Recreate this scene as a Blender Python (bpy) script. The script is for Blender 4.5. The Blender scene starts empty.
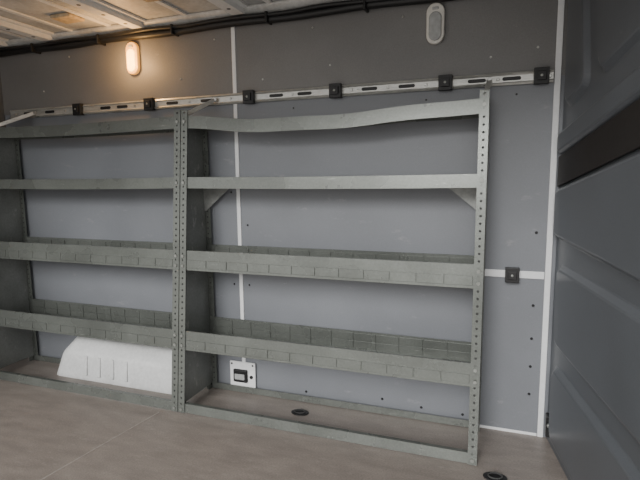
import bpy, bmesh, math, random
from mathutils import Vector, Matrix
random.seed(4)
scene=bpy.context.scene
YW=2.139; XC=0.213; ZT=1.86
def YF(z): return 1.832+0.097*z

# ---------------- materials ----------------
def mat(name,col,rough=0.5,metal=0.0,var=0.12,scale=6,col2=None,bump=0.0,stretch=(1,1,1),fine=60,finev=0.05,emit=None,spec=0.5,scuff=None):
    m=bpy.data.materials.new(name); m.use_nodes=True
    nt=m.node_tree; b=nt.nodes['Principled BSDF']
    tc=nt.nodes.new('ShaderNodeTexCoord'); mp=nt.nodes.new('ShaderNodeMapping')
    mp.inputs['Scale'].default_value=stretch
    nt.links.new(tc.outputs['Object'],mp.inputs['Vector'])
    n1=nt.nodes.new('ShaderNodeTexNoise'); n1.inputs['Scale'].default_value=scale; n1.inputs['Detail'].default_value=5
    n2=nt.nodes.new('ShaderNodeTexNoise'); n2.inputs['Scale'].default_value=fine; n2.inputs['Detail'].default_value=3
    nt.links.new(mp.outputs[0],n1.inputs['Vector']); nt.links.new(mp.outputs[0],n2.inputs['Vector'])
    r=nt.nodes.new('ShaderNodeValToRGB')
    c2=col2 if col2 else tuple(c*(1-var) for c in col)
    r.color_ramp.elements[0].position=0.35; r.color_ramp.elements[1].position=0.65
    r.color_ramp.elements[0].color=(*c2,1); r.color_ramp.elements[1].color=(*col,1)
    nt.links.new(n1.outputs['Fac'],r.inputs['Fac'])
    mx=nt.nodes.new('ShaderNodeMix'); mx.data_type='RGBA'; mx.blend_type='OVERLAY'; mx.inputs['Factor'].default_value=finev*6
    nt.links.new(r.outputs['Color'],mx.inputs[6]); nt.links.new(n2.outputs['Fac'],mx.inputs[7])
    last=mx.outputs[2]
    if scuff:  # (colour, scale, stretch, threshold, amount)
        sc,ss,sst,th,am=scuff
        mp2=nt.nodes.new('ShaderNodeMapping'); mp2.inputs['Scale'].default_value=sst; mp2.inputs['Location'].default_value=(3.1,1.7,.4)
        nt.links.new(tc.outputs['Object'],mp2.inputs['Vector'])
        n3=nt.nodes.new('ShaderNodeTexNoise'); n3.inputs['Scale'].default_value=ss; n3.inputs['Detail'].default_value=8; n3.inputs['Roughness'].default_value=.7
        nt.links.new(mp2.outputs[0],n3.inputs['Vector'])
        mr=nt.nodes.new('ShaderNodeMapRange'); mr.inputs[1].default_value=th; mr.inputs[2].default_value=th+.08; mr.inputs[4].default_value=am
        nt.links.new(n3.outputs['Fac'],mr.inputs[0])
        m2=nt.nodes.new('ShaderNodeMix'); m2.data_type='RGBA'
        nt.links.new(mr.outputs[0],m2.inputs['Factor']); nt.links.new(last,m2.inputs[6]); m2.inputs[7].default_value=(*sc,1)
        last=m2.outputs[2]
    nt.links.new(last,b.inputs['Base Color'])
    mrr=nt.nodes.new('ShaderNodeMapRange'); mrr.inputs[3].default_value=max(.05,rough-.08); mrr.inputs[4].default_value=min(1,rough+.10)
    nt.links.new(n1.outputs['Fac'],mrr.inputs[0]); nt.links.new(mrr.outputs[0],b.inputs['Roughness'])
    b.inputs['Metallic'].default_value=metal
    b.inputs['Specular IOR Level'].default_value=spec
    if bump>0:
        bp=nt.nodes.new('ShaderNodeBump'); bp.inputs['Strength'].default_value=bump; bp.inputs['Distance'].default_value=0.003
        nt.links.new(n2.outputs['Fac'],bp.inputs['Height']); nt.links.new(bp.outputs[0],b.inputs['Normal'])
    if emit:
        b.inputs['Emission Color'].default_value=(*emit[0],1); b.inputs['Emission Strength'].default_value=emit[1]
    return m
M={}
M['wall']=mat('wall_panel_laminate',(0.208,0.219,0.240),0.38,var=0.12,scale=2.5,fine=250,finev=0.02,scuff=((.32,.325,.34),9,(1,1,2.5),.62,.45))
M['wallup']=mat('wall_upper_laminate',(0.200,0.197,0.195),0.5,var=0.14,scale=3,fine=200,finev=0.03,scuff=((.34,.32,.30),12,(1,1,2),.64,.5))
M['white']=mat('white_pvc_trim',(0.80,0.81,0.82),0.4,var=0.05)
M['steel']=mat('shelf_painted_steel',(0.168,0.180,0.166),0.27,metal=0.35,var=0.20,scale=5,fine=120,finev=0.04,scuff=((.36,.38,.35),16,(.6,2,5),.62,.6))
M['steel2']=mat('shelf_side_steel',(0.215,0.225,0.215),0.38,metal=0.15,var=0.28,scale=7,fine=90,finev=0.04,scuff=((.38,.38,.36),12,(1,2,1),.60,.6))
M['gusset']=mat('gusset_steel',(0.32,0.33,0.32),0.4,metal=0.3)
M['galv']=mat('galvanised_rail',(0.60,0.60,0.57),0.3,metal=0.5,var=0.25,scale=12,stretch=(1,1,4))
M['black']=mat('black_plastic',(0.012,0.012,0.013),0.45)
M['hole']=mat('hole_shade_ring_steel',(0.05,0.05,0.05),0.8)  # dark tone painted as shade inside holes; also the tie-down ring's steel
M['zinc']=mat('zinc_bolt',(0.5,0.5,0.48),0.3,metal=0.8)
M['bolt']=mat('painted_bolt',(0.30,0.31,0.29),0.35,metal=0.5)
M['floor']=mat('floor_vinyl',(0.292,0.256,0.230),0.40,scale=7,col2=(0.236,0.206,0.186),stretch=(1.0,3.2,1),fine=130,finev=0.09,bump=0.10,scuff=((.37,.335,.305),24,(1,3,1),.56,.35))
M['seam']=mat('floor_seam',(0.40,0.365,0.335),0.6)
M['arch']=mat('white_wheel_arch_plastic',(0.68,0.69,0.69),0.38,var=0.12,scale=9,scuff=((.45,.44,.42),14,(1,1,1),.62,.5))
M['roof']=mat('roof_painted_metal',(0.58,0.58,0.565),0.5,var=0.28,scale=6)
M['rib']=mat('roof_rib_white',(0.80,0.805,0.80),0.4,var=0.10)
M['foam']=mat('tan_insulation_foam',(0.55,0.43,0.28),0.9,var=0.3,scale=30)
M['door']=mat('door_grey_paint',(0.120,0.131,0.146),0.33,var=0.12,scale=4,fine=180,finev=0.02,scuff=((.19,.20,.21),11,(1,1,1.5),.64,.5))
M['doorband']=mat('door_black_band',(0.024,0.021,0.020),0.6)
M['bulk']=mat('bulkhead_dark',(0.12,0.125,0.13),0.6)
M['lampw']=mat('lamp_white_bezel',(0.75,0.73,0.68),0.35)
M['lampg']=mat('lamp_lens_grey',(0.42,0.43,0.43),0.15)
M['lampe']=mat('lamp_lens_warm',(0.9,0.6,0.3),0.3,emit=((1.0,0.54,0.12),6.0))
M['lampd']=mat('lamp_bezel_warm',(0.78,0.48,0.20),0.3,emit=((1.0,0.42,0.08),.9))

# ---------------- mesh builder ----------------
class MB:
    def __init__(s): s.bm=bmesh.new(); s.mats=[]
    def mi(s,k):
        if k not in s.mats: s.mats.append(k)
        return s.mats.index(k)
    def poly(s,verts,faces,k,smooth=False):
        vs=[s.bm.verts.new(v) for v in verts]; i=s.mi(k)
        for f in faces:
            try:
                fc=s.bm.faces.new([vs[j] for j in f]); fc.material_index=i; fc.smooth=smooth
            except ValueError: pass
        return vs
    def hexa(s,p,k):
        return s.poly(p,[(3,2,1,0),(4,5,6,7),(0,1,5,4),(1,2,6,5),(2,3,7,6),(3,0,4,7)],k)
    def box(s,x0,x1,y0,y1,z0,z1,k):
        return s.hexa([(x0,y0,z0),(x1,y0,z0),(x1,y1,z0),(x0,y1,z0),(x0,y0,z1),(x1,y0,z1),(x1,y1,z1),(x0,y1,z1)],k)
    def prism(s,pts,off,k,smooth=False):
        n=len(pts); v=[Vector(p) for p in pts]+[Vector(p)+Vector(off) for p in pts]
        f=[tuple(range(n))[::-1],tuple(range(n,2*n))]+[(i,(i+1)%n,n+(i+1)%n,n+i) for i in range(n)]
        return s.poly(v,f,k)
    def cyl(s,c,axis,r,l,k,n=16,r2=None):
        a=Vector(axis).normalized(); u=a.orthogonal().normalized(); w=a.cross(u); c=Vector(c); r2=r if r2 is None else r2
        vs=[c+(u*math.cos(t)+w*math.sin(t))*r for t in [2*math.pi*i/n for i in range(n)]]
        vs+=[c+a*l+(u*math.cos(t)+w*math.sin(t))*r2 for t in [2*math.pi*i/n for i in range(n)]]
        s.poly(vs,[tuple(range(n))[::-1],tuple(range(n,2*n))]+[(i,(i+1)%n,n+(i+1)%n,n+i) for i in range(n)],k)
    def ext(s,prof,x0,x1,n,k,dz=None,caps=True):
        m=len(prof); V=[]
        for i in range(n+1):
            x=x0+(x1-x0)*i/n
            for (y,z) in prof: V.append((x,y,z+(dz(x,y) if dz else 0)))
        F=[tuple(range(m))[::-1],tuple(range(n*m,n*m+m))] if caps else []
        for i in range(n):
            for j in range(m):
                a=i*m+j;b=i*m+(j+1)%m; F.append((a,b,b+m,a+m))
        s.poly(V,F,k)
    def done(s,name,parent=None,bevel=0.0,seg=2,smooth=False,ang=35):
        bmesh.ops.recalc_face_normals(s.bm,faces=s.bm.faces[:])
        me=bpy.data.meshes.new(name); s.bm.to_mesh(me); s.bm.free()
        for k in s.mats: me.materials.append(M[k])
        o=bpy.data.objects.new(name,me); bpy.context.collection.objects.link(o)
        if parent: o.parent=parent
        if bevel>0:
            b=o.modifiers.new('bevel','BEVEL'); b.width=bevel; b.segments=seg; b.limit_method='ANGLE'; b.angle_limit=math.radians(ang)
        if smooth:
            for p in me.polygons: p.use_smooth=True
        return o
def empty(name,loc=(0,0,0)):
    o=bpy.data.objects.new(name,None); bpy.context.collection.objects.link(o); o.location=(0,0,0); o.empty_display_size=0.1; return o

# ---------------- room shell ----------------
XL=-2.72
b=MB(); b.box(XL-.05,0.75,0.35,YW+.03,-0.05,0.0,'floor'); b.done('floor')
b=MB()
d=Vector((0.073,0.554,0)).normalized(); nrm=Vector((d.y,-d.x,0))
p0=Vector((-1.625,0.65,0.0002)); p1=Vector((-1.473,1.80,0.0002)); w=nrm*0.0028
b.prism([p0-w,p0+w,p1+w,p1-w],(0,0,0.0012),'seam')
b.done('trim_1')
b=MB()
b.box(XL-.03,XC+.03,YW,YW+.03,0.0,1.464,'wall')
b.box(XL-.03,XC+.03,YW-.003,YW+.03,1.464,ZT,'wallup')
b.done('wall_back')
b=MB(); b.box(XL-.04,XL,0.35,YW,0,ZT,'bulk'); b.done('wall_left')
b=MB(); b.box(-1.209,-1.189,YW-.006,YW+.001,0.0,1.80,'white'); b.done('trim_2',bevel=.002)
b=MB(); b.box(XC-.030,XC-.008,YW-.008,YW+.001,0.0,ZT,'white'); b.done('trim_3',bevel=.002)
b=MB(); b.box(XL,XC-.032,YW-.005,YW+.001,0.672,0.702,'white'); b.done('trim_4',bevel=.002)
b=MB(); b.box(XL,XC-.032,YW-.005,YW+.001,0.0,0.012,'white'); b.done('baseboard_back',bevel=.002)
b=MB()
def riv(x,z,r=.0065,k='black'): b.cyl((x,YW-.001,z),(0,-1,0),r,.004,k,12,r*.6)
for z in (0.10,0.34,0.56,1.02): riv(-1.240,z,.005)
for z in (0.18,0.30,0.42,0.56,0.86): riv(0.145,z,.006)
for z in (0.56,0.86): riv(-1.155,z,.005)
for x in (-0.86,-0.48,-0.12,-0.3): riv(x,0.055+0.01*math.sin(x*9),.006)
for x in (-0.9,-0.30,0.05): riv(x,1.405,.004)
for x in (-2.4,-1.5,-1.05,-0.72,-0.05,.12):
    b.cyl((x,YW-.004,1.56+.02*math.sin(x*7)),(0,-1,0),.005,.003,'galv',12,.003)
for x in (-2.3,-1.4,-.9,-.5): b.cyl((x+.1,YW-.004,1.745),(0,-1,0),.005,.003,'galv',12,.003)
b.done('wall_rivets')

# ceiling with ribs
b=MB(); b.box(XL-.04,0.75,0.35,YW+.03,ZT,ZT+.03,'roof'); ceil=b.done('ceiling')
b=MB()
for X in (-2.62,-2.29,-1.70,-1.14,-.56,0.02):
    b.ext([(0.4,ZT-.001),(YW-.02,ZT-.001),(YW-.02,ZT-.030),(YW-.06,ZT-.036),(0.4,ZT-.036)],X-.030,X+.030,1,'rib')
    b.box(X-.055,X+.055,0.4,YW-.02,ZT-.012,ZT-.001,'rib')
    for yy in [0.6+.14*i for i in range(11)]:
        b.cyl((X,yy,ZT-.0355),(0,0,-1),.009,.0012,'hole',14)  # rib holes are flat discs coloured dark as shade
for X in (-2.45,-2.12,-1.87,-1.42,-.98,-.72,-.42,-.14):
    b.box(X-.012,X+.012,0.4,YW-.03,ZT-.009,ZT-.001,'rib')
b.done('roof_ribs',ceil,bevel=.006)
b=MB()
for (x,y,sx,sy) in ((-1.95,1.90,.06,.05),(-1.40,1.80,.05,.05),(-.95,1.9,.05,.04)):
    b.box(x-sx,x+sx,y-sy,y+sy,ZT-.02,ZT-.001,'foam')
b.done('insulation_foam',ceil,bevel=.010,seg=3)
b=MB(); b.ext([(YW-.002,ZT-.001),(YW-.06,ZT-.001),(YW-.06,ZT-.015),(YW-.03,ZT-.035),(YW-.002,ZT-.035)],XL+.005,XC-.01,1,'roof'); b.done('trim_5',bevel=.006)

def tube(name,pts,r,k,parent=None):
    c=bpy.data.curves.new(name,'CURVE'); c.dimensions='3D'; c.bevel_depth=r; c.bevel_resolution=4; c.use_fill_caps=True
    s=c.splines.new('NURBS'); s.points.add(len(pts)-1); s.order_u=3; s.use_endpoint_u=True
    for p,q in zip(s.points,pts): p.co=(*q,1)
    c.materials.append(M[k]); o=bpy.data.objects.new(name,c); bpy.context.collection.objects.link(o)
    if parent: o.parent=parent
    return o
loom=empty('cable_loom')
xs=[XL+.03+i*(XC-.05-XL-.03)/16 for i in range(17)]
tube('loom_tube',[(x,YW-.030,1.797+.005*math.sin(i*1.7)) for i,x in enumerate(xs)],.018,'black',loom)
tube('loom_cable',[(x,YW-.050,1.812+.006*math.sin(i*2.3+1)) for i,x in enumerate(xs[:])],.009,'black',loom)
b=MB()
for x in (-2.4,-1.95,-1.5,-1.0,-.55,-.1):
    b.box(x-.006,x+.006,YW-.064,YW-.004,1.776,1.822,'black')
b.done('loom_clips',loom,bevel=.004)

# ---------------- cargo rail with brackets ----------------
rail=empty('cargo_track_rail')
b=MB(); zr=1.464
b.ext([(YW-.004,zr-.024),(YW-.012,zr-.024),(YW-.016,zr-.017),(YW-.012,zr-.012),(YW-.012,zr+.012),(YW-.016,zr+.017),(YW-.012,zr+.024),(YW-.004,zr+.024)],-2.66,XC-.034,1,'galv')
def slot(x,zz,L=.055,r=.007):
    pts=[]
    for i in range(9): a=-math.pi/2+math.pi*i/8; pts.append(Vector((x+L/2+r*math.cos(a),YW-.0125,zz+r*math.sin(a))))
    for i in range(9): a=math.pi/2+math.pi*i/8; pts.append(Vector((x-L/2+r*math.cos(a),YW-.0125,zz+r*math.sin(a))))
    b.prism(pts,(0,-.0012,0),'black')
for x in (-2.52,-2.36,-1.97,-1.86,-1.55,-1.35,-.98,-.84,-.54,-.38,-.1,0.03): slot(x,zr)
for x in (-2.62,-2.25,-1.78,-1.45,-1.22,-.9,-.62,-.46,-.3,-.02,.165): b.cyl((x,YW-.012,zr),(0,-1,0),.007,.004,'zinc',12,.005)
b.done('rail_bar',rail)
b=MB()
def pad(x,z,s=1.0):
    h=.027*s
    b.box(x-h,x+h,YW-.034,YW-.010,z-h-.003,z+h+.003,'black')
    b.box(x-h*.62,x+h*.62,YW-.042,YW-.032,z-h*.62,z+h*.62,'black')
    b.cyl((x,YW-.041,z),(0,-1,0),.006*s,.003,'bolt',14,.005)
for x in (-2.148,-1.681,-1.116,-.690,-.221,.136): pad(x,zr)
b.done('rail_brackets',rail,bevel=.004)
b=MB(); pad(.060,.687)
b.done('cargo_tie_down_bracket',bevel=.004)

# ---------------- shelving units ----------------
def perforated(b,x0,x1,z0,z1,yf,k):
    pitch=.028; n=int((z1-z0)/pitch); pitch=(z1-z0)/n; xc=(x0+x1)/2; r=.0048
    for c in range(n):
        a0=z0+c*pitch; a1=a0+pitch; zc=(a0+a1)/2
        outer=[(x0,a0),(xc,a0),(x1,a0),(x1,zc),(x1,a1),(xc,a1),(x0,a1),(x0,zc)]
        ang=[225,270,315,0,45,90,135,180]
        inner=[(xc+r*math.cos(math.radians(t)),zc+r*math.sin(math.radians(t))) for t in ang]
        V=[(p[0],yf(p[1]),p[1]) for p in outer+inner]+[(p[0],yf(p[1])+.004,p[1]) for p in inner]
        F=[(j,(j+1)%8,8+(j+1)%8,8+j) for j in range(8)]+[(8+j,8+(j+1)%8,16+(j+1)%8,16+j) for j in range(8)]
        b.poly(V,F,k)
def bar(b,p,q,w,k):
    p=Vector(p);q=Vector(q); d=(q-p).normalized(); s=d.cross(Vector((0,1,0.2))).normalized()*w; u=d.cross(s).normalized()*.002
    b.hexa([p-s-u,p+s-u,p+s+u,p-s+u,q-s-u,q+s-u,q+s+u,q-s+u],k)
def unit(X0,X1,sag,gl,struts):
    root=empty('shelving_unit')
    H=1.403; pw=.034; YR=YW-.018
    b=MB()
    for (xa,xb,inn) in ((X0,X0+pw,1),(X1-pw,X1,-1)):
        f=lambda z: YF(z)-.005
        perforated(b,xa,xb,0.003,H,f,'steel')
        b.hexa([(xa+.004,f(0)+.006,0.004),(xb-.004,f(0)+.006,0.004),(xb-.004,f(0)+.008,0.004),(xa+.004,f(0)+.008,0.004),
                (xa+.004,f(H)+.006,H-.002),(xb-.004,f(H)+.006,H-.002),(xb-.004,f(H)+.008,H-.002),(xa+.004,f(H)+.008,H-.002)],'hole')  # dark strip added behind the holes, its colour stands in for their shade
        xo=xa if inn==1 else xb-.003
        b.hexa([(xo,f(0),0.003),(xo+.003,f(0),0.003),(xo+.003,f(0)+.035,0.003),(xo,f(0)+.035,0.003),
                (xo,f(H),H),(xo+.003,f(H),H),(xo+.003,f(H)+.035,H),(xo,f(H)+.035,H)],'steel')
        b.box(xa,xb,YR-.003,YR,0.003,H-.02,'steel'); b.box(xo,xo+.003,YR-.035,YR,0.003,H-.02,'steel')
        for i in range(48): b.cyl((( xa+xb)/2,YR-.003,.03+i*.028),(0,-1,0),.004,.0008,'hole',8)  # rear post holes drawn as discs, shade put into their dark colour
    b.done('posts',root)
    b=MB()
    for xo in (X0+.0035,X1-.0055):
        b.hexa([(xo,YF(.03)+.003,.03),(xo+.002,YF(.03)+.003,.03),(xo+.002,YR-.004,.03),(xo,YR-.004,.03),
                (xo,YF(1.36)+.003,1.36),(xo+.002,YF(1.36)+.003,1.36),(xo+.002,YR-.004,1.36),(xo,YR-.004,1.36)],'steel2')
    b.done('side_panels',root)
    xa,xb=X0+.006,X1-.006; t=.003
    sagf=lambda x,y: -sag*math.sin(math.pi*((x-xa)/(xb-xa))**.80)**1.4*(1.0-.55*(y-1.95)/.17)+.0025*math.sin((x-xa)*14)*(0 if sag<.01 else 1)
    def down(zb,zt,nm,dz=None):
        b=MB(); n=32 if dz else 1
        prof=[(YF(zb),zb),(YF(zt),zt),(YR-.005,zt),(YR-.005,zb),(YR-.005-t,zb),(YR-.005-t,zt-t),(YF(zt)+t,zt-t),(YF(zb)+t,zb+t+.002),(YF(zb)+.014,zb+t+.002),(YF(zb)+.014,zb)]
        b.ext(prof,xa,xb,n,'steel',dz,caps=False); b.done(nm,root)
    down(1.320,1.376,'shelf_top',sagf)
    down(1.046,1.097,'shelf_upper',lambda x,y:-.004*math.sin(math.pi*(x-xa)/(xb-xa)))
    b=MB()
    b.ext([(YF(0),.003),(YF(.045),.045),(YF(.045)+.018,.045),(YF(.045)+.018,.042),(YF(.045)+.003,.042),(YF(0)+.003,.003)],xa,xb,1,'steel',caps=False)
    b.box(xa,xb,YR-.009,YR-.006,.003,.035,'steel')
    b.done('base_frame',root)
    for nm,zb,zt in (('tray_middle',.669,.761),('tray_lower',.297,.387)):
        b=MB()
        yr=YR-.005
        b.ext([(YF(zb),zb),(YF(zt),zt),(YF(zt)+.010,zt),(YF(zt)+.010,zt-t),(YF(zt)+t,zt-t),(YF(zb)+t,zb+t),(yr-t,zb+t),(yr-t,zt),(yr,zt),(yr,zb)],xa,xb,1,'steel',caps=False)
        n=int((xb-xa)/.103); st=(xb-xa-.06)/n
        for i in range(n):
            x0=xa+.03+i*st+.0018; x1=x0+st-.0036
            za,zz=zb+.012,zb+.048; q=.0035
            b.hexa([(x0,YF(za)-q,za),(x1,YF(za)-q,za),(x1,YF(za)+.001,za),(x0,YF(za)+.001,za),
                    (x0,YF(zz)-q,zz),(x1,YF(zz)-q,zz),(x1,YF(zz)+.001,zz),(x0,YF(zz)+.001,zz)],'steel')
            for (za,zz) in ((zb+.010,zb+.043),(zb+.046,zb+.080)):
                b.box(x0,x1,yr-t-q,yr-t+.001,za,zz,'steel')
        b.done(nm,root,bevel=.0008,seg=1)
    b=MB()
    for z,s in ((1.05,.115),(.30,.13)):
        for (xx,sg) in ((X0+.034,1),(X1-.034,-1)):
            if sg==1 and (not gl or z<.5): continue
            b.prism([(xx-sg*.03,YR-.012,z),(xx+sg*s,YR-.012,z),(xx+sg*s,YR-.012,z-.012),(xx-sg*.018,YR-.012,z-s*1.05),(xx-sg*.03,YR-.012,z-s*1.05)],(0,.003,0),'gusset')
    b.done('corner_gussets',root)
    b=MB()
    for xx in (X0+pw/2,X1-pw/2):
        for z in (.02,.32,.365,.69,.735,1.072,1.35):
            b.cyl((xx,YF(z)-.0045,z),(0,-1,0),.0075,.005,'bolt',6)
    b.done('bolts',root)
    for (xr_,xs_) in struts:
        b=MB()
        bar(b,(xs_,1.975,1.381),(xr_,YW-.019,zr),.010,'galv')
        b.cyl((xr_,YW-.020,zr),(0,-1,0),.009,.008,'zinc',6)
        b.cyl((xs_,1.972,1.383),(0,-1,0.2),.008,.006,'zinc',6)
        b.done('support_strut',root,bevel=.001,seg=1)
    return root
u1=unit(-1.3845,-.046,.036,True,((-1.295,-1.372),(-.052,-.060)))
u2=unit(-2.640,-1.3885,.008,False,((-2.46,-2.60),))

# ---------------- lamps ----------------
def stadium(cx,cz,hw,hh,y,n=10):
    pts=[]
    for i in range(n+1): a=math.pi*i/n; pts.append(Vector((cx+hw*math.cos(a),y,cz+(hh-hw)+hw*math.sin(a))))
    for i in range(n+1): a=math.pi+math.pi*i/n; pts.append(Vector((cx+hw*math.cos(a),y,cz-(hh-hw)+hw*math.sin(a))))
    return pts
def lamp(x,z,lit):
    r=empty('interior_lamp')
    b=MB(); b.prism(stadium(x,z,.036,.080,YW-.004),(0,-.022,0),'lampd' if lit else 'lampw'); b.done('bezel',r,bevel=.006,seg=3)
    b=MB(); b.prism(stadium(x,z-.012,.025,.056,YW-.024),(0,-.010,0),'lampe' if lit else 'lampg'); b.done('lens',r,bevel=.005,seg=3)
    b=MB(); b.box(x-.012,x+.012,YW-.032,YW-.024,z+.052,z+.062,'lampg'); b.done('switch',r,bevel=.002)
    if lit:
        l=bpy.data.lights.new('bulb','POINT'); l.energy=3.2; l.color=(1,.55,.20); l.shadow_soft_size=.03
        o=bpy.data.objects.new('bulb',l); bpy.context.collection.objects.link(o); o.location=(x,YW-.12,z-.02); o.parent=r
lamp(-1.772,1.697,True); lamp(-.2655,1.699,False)

# ---------------- outlet box ----------------
r=empty('power_outlet_panel')
b=MB(); b.box(-1.275,-1.130,YW-.016,YW-.006,.013,.160,'white'); b.done('plate',r,bevel=.004,seg=3)
b=MB(); b.box(-1.250,-1.172,YW-.030,YW-.014,.055,.122,'black'); b.done('socket_frame',r,bevel=.006,seg=3)
b=MB(); b.box(-1.240,-1.184,YW-.033,YW-.028,.070,.100,'lampg'); b.done('socket_window',r,bevel=.003)
b=MB()
for x in (-1.262,-1.143):
    for z in (.026,.147): b.cyl((x,YW-.015,z),(0,-1,0),.005,.003,'black',12)
b.cyl((-1.152,YW-.015,.085),(0,-1,0),.009,.004,'black',16)
b.done('screws',r)

# ---------------- wheel arch ----------------
r=empty('wheel_arch_cover')
b=MB()
yb=YW-.001
foot=[(-2.335,yb,.001),(-2.325,1.995,.001),(-2.29,1.978,.001),(-1.47,1.978,.001),(-1.42,1.995,.001),(-1.41,yb,.001)]
shou=[(-2.290,yb,.165),(-2.280,2.010,.130),(-2.240,1.992,.140),(-1.51,1.992,.140),(-1.47,2.010,.130),(-1.46,yb,.165)]
top =[(-2.225,yb,.220),(-2.220,2.060,.212),(-2.190,2.046,.212),(-1.55,2.046,.212),(-1.52,2.060,.212),(-1.515,yb,.220)]
V=foot+shou+top
F=[]
for k in range(2):
    for i in range(5): F.append((k*6+i,k*6+i+1,k*6+7+i,k*6+6+i))
F.append(tuple(range(12,18)))
b.poly(V,F,'arch'); o=b.done('arch_shell',r,bevel=.016,seg=4,ang=12)
b=MB()
for i,xc in enumerate((-2.09,-2.00,-1.91,-1.82)):
    b.hexa([(xc-.012,1.970,.030),(xc+.012,1.970,.030),(xc+.012,1.999,.030),(xc-.012,1.999,.030),
            (xc-.010,1.984,.135),(xc+.010,1.984,.135),(xc+.010,2.01,.135),(xc-.010,2.01,.135)],'arch')
b.done('arch_ribs',r,bevel=.005,seg=3)

# ---------------- floor tie-down rings ----------------
def ring(x,y):
    r=empty('floor_tie_down_ring')
    b=MB(); n=24
    b.prism([Vector((x+.042*math.cos(2*math.pi*i/n),y+.030*math.sin(2*math.pi*i/n),.0005)) for i in range(n)],(0,0,.005),'black')
    b.done('cup',r,bevel=.002)
    bpy.ops.mesh.primitive_torus_add(location=(x,y,.009),major_radius=.020,minor_radius=.003,major_segments=28,minor_segments=8)
    o=bpy.context.object; o.name='ring'; o.scale=(1.2,.8,1); o.rotation_euler=(.1,0,.2); o.data.materials.append(M['hole']); o.parent=r
ring(-.840,2.007); ring(.020,1.776)

# ---------------- right hand door ----------------
door=empty('door_1')
dd=Vector((.17,-1,0)).normalized(); nn=Vector((-1,-.17,0)).normalized(); O=Vector((XC+.006,YW-.004,0))
def P(s,z,n=0): return O+dd*s+Vector((0,0,z))+nn*n
def rnd(pts,r,n=6):
    out=[]; m=len(pts)
    for i in range(m):
        p=Vector(pts[i]); a=Vector(pts[i-1])-p; c=Vector(pts[(i+1)%m])-p
        rr=min(r,a.length*.45,c.length*.45); A=p+a.normalized()*rr; C=p+c.normalized()*rr
        for j in range(n+1):
            t=j/n; q=A*(1-t)**2+p*2*t*(1-t)+C*t*t; out.append((q.x,q.y))
    return out
b=MB()
b.prism([P(0,0),P(1.4,0),P(1.4,ZT),P(0,ZT)],nn*-.04,'door'); b.done('door_skin',door)
def shell(pts,th,k,nm,inset=.03,r=.05):
    """pressed panel: rounded outline with a sloped rim rising to a flat face"""
    c=sum((Vector(p) for p in pts),Vector((0,0)))/len(pts)
    outer=rnd(pts,r); m=len(pts)
    # inset original polygon toward its interior by offsetting edges
    ins=[]
    area=sum(pts[i][0]*pts[(i+1)%m][1]-pts[(i+1)%m][0]*pts[i][1] for i in range(m)); sg=1 if area>0 else -1
    for i in range(m):
        p=Vector(pts[i]); a=(p-Vector(pts[i-1])).normalized(); d2=(Vector(pts[(i+1)%m])-p).normalized()
        na=Vector((-a.y,a.x))*sg; nb=Vector((-d2.y,d2.x))*sg; bi=(na+nb).normalized(); k2=inset/max(.35,bi.dot(na)); q=p+bi*k2; ins.append((q.x,q.y))
    inner=rnd(ins,r*.8); n=len(outer)
    steps=[(0,0.0),(.25,.12),(.5,.5),(.75,.88),(1,1.0)]
    V=[]
    for t,hh in steps:
        for o_,i_ in zip(outer,inner): V.append(P(o_[0]*(1-t)+i_[0]*t,o_[1]*(1-t)+i_[1]*t,th*hh-.0005))
    F=[]
    for q in range(len(steps)-1):
        for i in range(n): F.append((q*n+i,q*n+(i+1)%n,(q+1)*n+(i+1)%n,(q+1)*n+i))
    F.append(tuple(range((len(steps)-1)*n,len(steps)*n)))
    b=MB(); b.poly(V,F,k); return b.done(nm,door)
shell([(.006,.84),(1.38,.80),(1.38,1.262),(.70,1.160),(.006,1.046)],.024,'door','belt_lower',.028,.04)
shell([(.006,1.155),(.70,1.282),(1.38,1.395),(1.38,1.49),(.70,1.375),(.34,1.315),(.006,1.255)],.024,'door','belt_upper',.022,.02)
b=MB(); b.prism([P(s,z,.0005) for s,z in [(.012,1.044),(.70,1.160),(1.38,1.264),(1.38,1.392),(.70,1.284),(.012,1.158)]],nn*.012,'doorband'); b.done('black_band',door,bevel=.002,seg=2)
shell([(.06,.42),(1.36,.42),(1.36,.76),(.06,.76)],.020,'door','lower_panel',.030,.06)
shell([(.06,.03),(1.36,.03),(1.36,.36),(.06,.36)],.020,'door','kick_panel',.030,.06)
shell([(.05,1.32),(.30,1.37),(.21,1.82),(.03,1.82)],.020,'door','upper_panel_a',.028,.06)
shell([(.38,1.38),(1.36,1.55),(1.36,1.82),(.29,1.82)],.020,'door','upper_panel_b',.028,.06)
b=MB()
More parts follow.
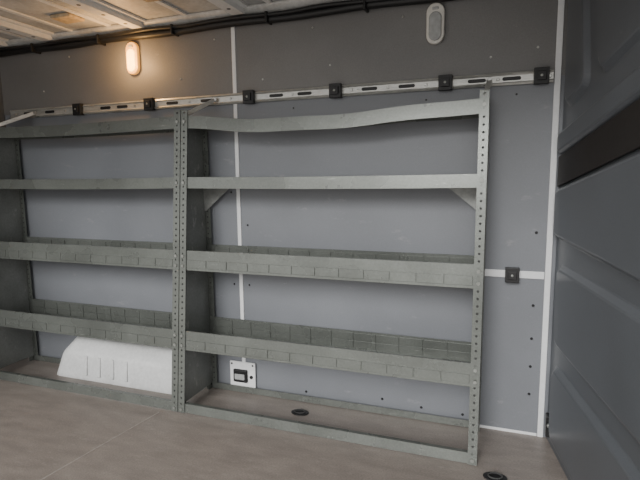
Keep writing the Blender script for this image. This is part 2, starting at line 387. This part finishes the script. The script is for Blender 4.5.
b.box(XC-.004,XC+.02,YW-.06,YW-.02,.03,.12,'black'); b.cyl((XC+.005,YW-.07,.09),(0,-1,0),.008,.015,'bolt')
b.done('door_latch',door,bevel=.004)

# ---------------- light ----------------
w=bpy.data.worlds.new('overcast'); scene.world=w; w.use_nodes=True
bg=w.node_tree.nodes['Background']; nt=w.node_tree
tc=nt.nodes.new('ShaderNodeTexCoord'); sp=nt.nodes.new('ShaderNodeSeparateXYZ'); rp=nt.nodes.new('ShaderNodeValToRGB')
nt.links.new(tc.outputs['Generated'],sp.inputs[0])
mr=nt.nodes.new('ShaderNodeMapRange'); mr.inputs[1].default_value=-1; mr.inputs[2].default_value=1
nt.links.new(sp.outputs['Z'],mr.inputs[0]); nt.links.new(mr.outputs[0],rp.inputs['Fac'])
rp.color_ramp.elements[0].position=.46; rp.color_ramp.elements[0].color=(.50,.475,.445,1)
rp.color_ramp.elements[1].position=.56; rp.color_ramp.elements[1].color=(1.0,.99,.97,1)
nt.links.new(rp.outputs[0],bg.inputs['Color']); bg.inputs['Strength'].default_value=1.7
l=bpy.data.lights.new('overcast_sun','SUN'); l.energy=2.6; l.angle=math.radians(24); l.color=(1,.985,.96)
o=bpy.data.objects.new('overcast_sun',l); bpy.context.collection.objects.link(o)
o.rotation_euler=Vector((.10,1,-.45)).to_track_quat('-Z','Y').to_euler()

# ---------------- camera ----------------
f,pit,yaw,rol=492.8,math.radians(7.53),math.radians(20),math.radians(-.68)
F=Vector((-math.sin(yaw)*math.cos(pit),math.cos(yaw)*math.cos(pit),-math.sin(pit)))
R=Vector((math.cos(yaw),math.sin(yaw),0)); U=R.cross(F)
R2=R*math.cos(rol)+U*math.sin(rol); U2=U*math.cos(rol)-R*math.sin(rol)
c=bpy.data.cameras.new('camera'); co=bpy.data.objects.new('camera',c); bpy.context.collection.objects.link(co)
c.sensor_width=36; c.lens=f/640*36; c.clip_start=.02
m=Matrix((R2,U2,-F)).transposed().to_4x4(); m.translation=Vector((0,0,1.1)); co.matrix_world=m
scene.camera=co
